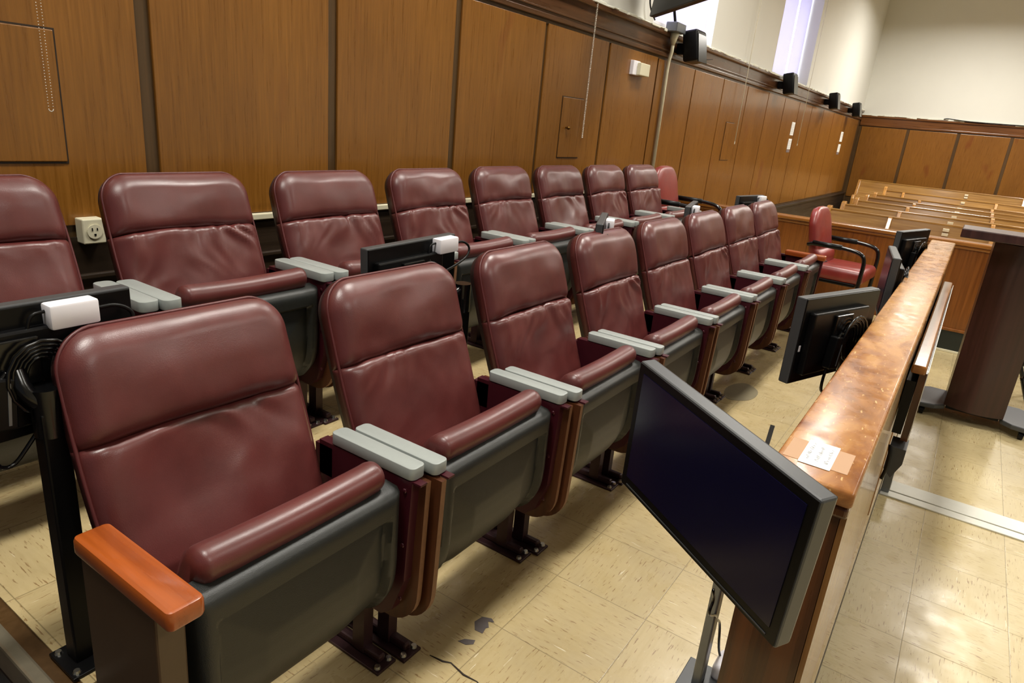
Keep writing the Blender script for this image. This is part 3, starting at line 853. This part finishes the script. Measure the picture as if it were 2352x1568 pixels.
# taped note
t = thing('paper_note', 'small handwritten white note taped to the near end of the rail top', 'note', (-.14, -.683, RZ))
MB().b2((-.185, -.735, RZ+.0002), (-.095, -.632, RZ+.0006)).obj('tape', M['tape'], t)
MB().b2((-.193, -.709, RZ+.0007), (-.085, -.658, RZ+.0013)).obj('sheet', M['paper'], t)
mb = MB(); rr = random.Random(4)
for j, y in enumerate((-.668, -.684, -.699)):
    x = -.172
    while x < -.108 + (.012 if j == 0 else 0):
        L_ = rr.uniform(.003, .008); mb.tube([(x, y-.003, RZ+.0015), (x+L_*.5, y+rr.uniform(.0, .004), RZ+.0015), (x+L_, y-rr.uniform(.0, .003), RZ+.0015)], .0004, 4); x += L_+rr.choice((.001, .001, .005))
mb.obj('handwriting', M['ink'], t)
# hinged ledge on the outer side
t = thing('hinged_ledge', 'lighter wooden ledge with a grey bracket hung on the outer side of the rail', 'ledge', (1.1, -.78, .5))
MB().b2((1.03, -.802, .722), (2.85, -.760, .75), bev=.006).obj('ledge_top', M['barcap'], t)
MB().b2((1.05, -.806, .49), (2.83, -.786, .725)).obj('drop_panel', M['railwood'], t)
MB().b2((1.03, -.8085, .50), (2.86, -.8065, .735)).obj('metal_edge', M['alum'], t)
MB().b2((1.02, -.784, .52), (2.8, -.7575, .70)).obj('gap_filler', M['black'], t)
mb = MB(); mb.prism([(-.765, .40), (-.765, .48), (-.812, .48), (-.812, .43), (-.79, .375)], 0, 1.0, 1.10); mb.obj('bracket', M['grey'], t)
mb = MB(); mb.tube([(.985, -.766, .49), (.98, -.772, .46), (.98, -.774, .41), (.985, -.768, .37)], .006, 6, smooth=2); mb.obj('cable', M['black'], t)
# door track + stop plate on the well floor
t = thing('floor_track', 'pale aluminium track set across the floor at the foot of the rail', 'floor track', (2.15, -1.6, ZW))
MB().b2((2.07, -3.2, ZW), (2.13, -.765, ZW+.007), bev=.002).obj('lower_strip', M['alum'], t)
MB().b2((2.135, -3.2, ZW), (2.255, -.80, ZW+.010), bev=.002).obj('upper_strip', M['alum'], t)
m = MB(); m.b2((2.10, -.80, ZW+.008), (2.125, -.765, ZW+.13), bev=.002)
tag(m.obj('stop_plate', M['silver']), 'small grey steel plate standing on the floor track beside the rail', 'door stop')
m = MB(); m.prism([(-.79, ZW+.33), (-.757, ZW+.33), (-.757, ZW+.31)], 0, 1.04, 1.07)

# black tape on the jury floor, white plug by the rail, floor scars
m = MB(); m.prism([(2.06, -.221), (2.06, -.243), (1.60, -.308), (1.60, -.288)], 2, .0005, .0015)
tag(m.obj('floor_tape', M['black']), 'short strip of black tape on the jury floor beside the rail', 'tape')
t = thing('cable_plug', 'rounded white plastic cap on the floor at the near foot of the rail', 'cap', (.25, -.56, 0))
MB().b2((.205, -.600, 0), (.29, -.530, .05), bev=.014, seg=3).obj('plug_body', M['white'], t, angle=50)
MB().cyl((.21, -.56, .02), (.12, -.57, .012), .006).obj('lead', M['cream'], t)
def scar(pts, z, mat, nm, label):
    m = MB(); m.prism(pts, 2, z+.0002, z+.0012)
    tag(m.obj(nm, mat), label, 'floor damage')
scar([(-.055, .055), (-.03, .075), (.0, .07), (.012, .045), (.004, .03), (-.004, .046), (-.022, .03), (-.03, .035), (-.052, .03)], 0, M['glue'], 'floor_chip', 'ragged grey hole in the floor tile in front of the second seat')
scar([(-.118, .065), (-.10, .055), (-.085, .03), (-.1, .025), (-.115, .04)], 0, M['glue'], 'floor_chip', 'small grey chip in the floor tile near the front foot plates')
for cx, cy, lb in ((1.72, .02, 'dull oval worn patch on the jury floor, nearer of two'), (2.40, .03, 'dull oval worn patch on the jury floor, farther of two')):
    scar([(cx+.16*math.cos(a)*(1+.08*math.sin(3*a)), cy+.085*math.sin(a)) for a in [2*PI*i/28 for i in range(28)]], 0, M['patch'], 'worn_patch', lb)
m = MB(); m.tube([(-.205, .09, .0008), (-.20, .05, .0008), (-.19, .03, .0008), (-.20, -.02, .0008), (-.195, -.06, .0008), (-.21, -.12, .0008)], [.001, .003, .002, .003, .0015, .001], 4)
tag(m.obj('floor_crack', M['dado']), 'dark crack in the floor tile by the nearest foot plates', 'floor damage')

# ------------------------------------------------------------------ red armchairs
def armchair(cx, cy, zf, rot, label):
    t = thing('armchair', label, 'armchair', (cx, cy, zf), 'red armchairs at the row ends')
    Rz = Matrix.Rotation(math.radians(rot), 4, 'Z'); T = Matrix.Translation((cx, cy, zf)) @ Rz
    def fin(mb, nm, mat, **k):
        bmesh.ops.transform(mb.b, matrix=T, verts=mb.b.verts); return mb.obj(nm, mat, t, **k)
    # back : tall, rounded top; local faces -y
    tl = math.radians(12); V_ = Vector((0, math.sin(tl), math.cos(tl))); N_ = Vector((0, -math.cos(tl), math.sin(tl))); o = Vector((0, .125, .40))
    Lb = .50
    def hwb(v):
        w = .235-.012*max(0, 1-v/.2); r = .15
        if v > Lb-r: w = w-.17+.17*math.sqrt(max(0, 1-((v-(Lb-r))/r)**2))
        return w
    for sgn, nm, mat in ((1, 'backrest', 'red'), ):
        mb = MB()
        def P(s, q):
            th = s*2*PI; v = Lb*q; h = hwb(v); d = .052*math.sqrt(max(.02, math.sin(min(1, q*1.0)*PI)**.35 if q > .5 else 1))
            x = h*math.copysign(abs(math.cos(th))**.55, math.cos(th)); y = d*math.copysign(abs(math.sin(th))**.7, math.sin(th))
            if y > 0:
                y += .012*math.sin(min(1, v/.2)*PI) if v < .2 else 0
                y -= .030*math.exp(-((v-.165)/.016)**2)*(1 if abs(x) < .2 else .4)
                y += .016*math.exp(-((v-.10)/.06)**2)
            return o+Vector((x, 0, 0))+V_*v+N_*y
        F_ = mb.surf(P, 36, 40)
        mb.b.faces.new([F_[0][i] for i in range(36)]); mb.b.faces.new([F_[40][i] for i in range(35, -1, -1)])
        fin(mb, nm, M[mat], smooth=True, weld=.0004)
    mb = MB(); mb.box((0, -.035, .405), (.49, .46, .115), None, bev=.045, seg=5); fin(mb, 'seat', M['red'], smooth=True)
    mb = MB(); mb.box((0, 0, .335), (.44, .42, .03), None, bev=.008); fin(mb, 'seat_base', M['black'])
    for s in (-1, 1):
        x = s*.265
        mb = MB(); mb.tube([(x*.9, .20, .60), (x, .15, .622), (x, -.08, .62), (x, -.215, .60), (x, -.245, .54), (x, -.24, .40), (x, -.235, .01)], .0155, 10, smooth=2); fin(mb, 'arm', M['blackgloss'], smooth=True)
        mb = MB(); mb.tube([(x, .16, .622), (x, -.06, .62)], .021, 10); fin(mb, 'arm_pad', M['black'], smooth=True)
        mb = MB(); mb.tube([(x*.86, .17, .50), (x*.95, .17, .32), (x, .22, .01)], .0155, 10, smooth=2); fin(mb, 'rear_leg', M['blackgloss'], smooth=True)
armchair(4.77, .02, 0, -4, 'bright red armchair with black tube arms in front of the wooden bar')
armchair(4.235, 1.21, ZB, 0, 'darker red armchair at the far end of the back row, by the cream conduit')

# ------------------------------------------------------------------ bar and pews
t = thing('gallery_bar', 'low wooden partition across the room in front of the pews', 'partition', (5.25, 0, ZW))
BZ = .735
MB().b2((5.22, -2.6, BZ-.035), (5.36, YW-.04, BZ), bev=.010, seg=3).obj('bar_cap', M['barcap'], t)
MB().b2((5.235, -2.6, BZ-.06), (5.35, YW-.04, BZ-.035), bev=.008).obj('bar_moulding', M['barcap'], t)
MB().b2((5.25, -2.6, ZW), (5.33, YW-.04, BZ-.05)).obj('bar_panel', M['barwood'], t)
bb = MB().b2((5.235, -2.6, ZW), (5.25, -.765, .0), bev=.003).obj('baseboard', M['greenbase'], t)
MB().b2((5.228, -2.6, -.002), (5.25, -.765, .022), bev=.004).obj('baseboard_lip', M['barwood'], t)
MB().b2((5.222, -2.6, ZW), (5.236, -.765, ZW+.02), bev=.003).obj('base_moulding', M['cream'], t)
def pew(x, y0, y1, zt, label, mids, endh=.04, mat='pew'):
    """seats face -x; x = back top"""
    t = thing('pew', label, 'pew', (x, (y0+y1)/2, ZW), 'wooden pews behind the bar')
    MB().prism([(x-.10, ZW+.43), (x-.012, zt), (x+.012, zt), (x-.06, ZW+.40)], 1, y0+.02, y1-.02).obj('back', M[mat], t)
    MB().b2((x-.020, y0+.02, zt-.012), (x+.022, y1-.02, zt+.012), bev=.006).obj('top_rail', M[mat], t)
    MB().prism([(x-.50, ZW+.42), (x-.50, ZW+.46), (x-.09, ZW+.43), (x-.08, ZW+.39)], 1, y0+.02, y1-.02).obj('seat', M[mat], t)
    for y in (y0, y1):
        P = [(x-.50, ZW), (x-.52, ZW+.55), (x-.47, ZW+.62), (x-.18, ZW+.63), (x-.06, zt+endh-.02), (x-.02, zt+endh), (x+.05, zt+endh), (x+.06, zt+endh-.02), (x+.03, ZW)]
        MB().prism(P, 1, y-.025, y+.025, bev=.006).obj('end_panel', M['pewend'], t)
    for y in mids:
        P = [(x-.46, ZW+.44), (x-.46, ZW+.62), (x-.16, ZW+.63), (x-.045, zt-.01), (x-.012, zt+.004), (x-.10, ZW+.43)]
        MB().prism(P, 1, y-.022, y+.022, bev=.006).obj('armrest', M['pewend'], t)
    y = -.605
    for dz in (-.052, -.10):
        MB().b2((x-.055, y-.03, zt+dz-.016), (x-.02, y+.03, zt+dz+.016), bev=.003).obj('number_plate', M['plateb'], t)
pl = ['front pew of the gallery, right behind the bar', 'second gallery pew from the bar', 'third gallery pew from the bar', 'fourth gallery pew from the bar', 'fifth gallery pew from the bar']
for i, x in enumerate((7.42, 8.42, 9.50, 10.5, 11.45)): pew(x, -2.7, .60, .67, pl[i], (-.05, -1.03))
pew(13.35, -3.0, .66, .67, 'orange-tinted gallery pew second from the far wall', (.35, -1.1), .07)
pew(15.1, -1.55, 1.36, .735, 'tall pew standing against the far wall', (), .01)

# ------------------------------------------------------------------ lectern
t = thing('lectern', 'dark mahogany rolling lectern with a grey wheeled base, cut by the right edge', 'lectern', (3.6, -1.1, ZW))
zb, zt = -.10, .93
B_ = [(3.455-.05*math.sin(PI*k/16), -.945-.31*k/16) for k in range(17)]+[(3.80, -1.255), (3.80, -.945)]
m = MB(); m.prism(B_, 2, zb+.01, zt-.0); m.obj('column', M['mahog'], t, angle=30)
m = MB(); m.b2((3.52, -1.24, ZW+.05), (3.78, -.96, zb+.01)); m.obj('plinth', M['black'], t)
m = MB(); m.box((3.50, -1.10, zt+.035), (.52, .66, .05), Matrix.Rotation(math.radians(2), 3, 'Y'), bev=.006); m.obj('top', M['mahog'], t)
for sg in (0, 1):
    P = [(3.47, -.955), (3.42, -.90), (3.40, -.815), (3.46, -.80), (3.76, -.80), (3.80, -.85), (3.80, -.955)]
    if sg: P = [(x, -2.2-y) for x, y in P]
    m = MB(); m.prism(P, 2, ZW+.055, ZW+.085, bev=.006); m.obj('base_wing', M['grey'], t)
for x, y in ((3.45, -.84), (3.74, -.84), (3.45, -1.36), (3.74, -1.36)):
    m = MB(); m.cyl((x, y-.012, ZW+.026), (x, y+.012, ZW+.026), .026, n=16); m.b2((x-.014, y-.016, ZW+.03), (x+.014, y+.016, ZW+.058)); m.obj('caster', M['black'], t, angle=40)
# black tube chair legs at the right edge
t = thing('tube_chair', 'black tube chair of which only a leg shows behind the lectern at the right edge', 'chair', (4.15, -1.5, ZW))
MB().tube([(4.05, -1.335, ZW+.22), (4.05, -1.36, ZW+.16), (4.05, -1.42, ZW+.02), (4.05, -1.46, ZW+.013)], .014, 8, smooth=1).obj('leg', M['blackgloss'], t, smooth=True)
MB().tube([(4.45, -1.335, ZW+.22), (4.45, -1.36, ZW+.16), (4.45, -1.42, ZW+.02), (4.45, -1.46, ZW+.013)], .014, 8, smooth=1).obj('leg', M['blackgloss'], t, smooth=True)
MB().tube([(4.05, -1.335, ZW+.22), (4.05, -1.50, ZW+.24), (4.05, -1.80, ZW+.24), (4.05, -1.80, ZW+.013)], .014, 8).obj('leg', M['blackgloss'], t, smooth=True)
MB().tube([(4.45, -1.335, ZW+.22), (4.45, -1.50, ZW+.24), (4.45, -1.80, ZW+.24), (4.45, -1.80, ZW+.013)], .014, 8).obj('leg', M['blackgloss'], t, smooth=True)
MB().b2((4.03, -1.83, ZW+.24), (4.47, -1.45, ZW+.29), bev=.012).obj('seat', M['black'], t)

# ------------------------------------------------------------------ light
def area(name, loc, size, power, color, target=None, shape='RECTANGLE'):
    d = bpy.data.lights.new(name, 'AREA'); d.shape = shape; d.size, d.size_y = size; d.energy = power; d.color = color
    o = bpy.data.objects.new(name, d); COL.objects.link(o); o.location = loc
    if target:
        o.rotation_euler = (Vector(target)-Vector(loc)).to_track_quat('-Z', 'Y').to_euler()
    return o
WARM = (1.0, .955, .875)
def down(name, loc, size, p, spread=150):
    o = area(name, loc, size, p, WARM); o.data.spread = math.radians(spread); return o
for x, y, z in ((-1.3, .15, 4.4), (1.6, .25, 4.4), (4.6, .2, 4.4)): down('ceiling_lamp', (x, y, z), (1.3, .5), 80)
for x in (8.0, 11.2): down('ceiling_lamp', (x, -1.9, 4.4), (1.3, .5), 120)
down('ceiling_lamp', (13.0, -.40, 4.2), (1.0, 1.2), 170, 165)
for x in (-1.0, 3.0, 7.0, 11.0): down('ceiling_lamp', (x, -4.2, 4.5), (1.3, .5), 80)

w = bpy.data.worlds.new('world'); SC.world = w; w.use_nodes = True
w.node_tree.nodes['Background'].inputs[0].default_value = (.85, .86, .9, 1); w.node_tree.nodes['Background'].inputs[1].default_value = .14
SC.view_settings.view_transform = 'Standard'; SC.view_settings.look = 'None'; SC.view_settings.gamma = 1; SC.view_settings.use_curve_mapping = False
SC.view_settings.exposure = .1
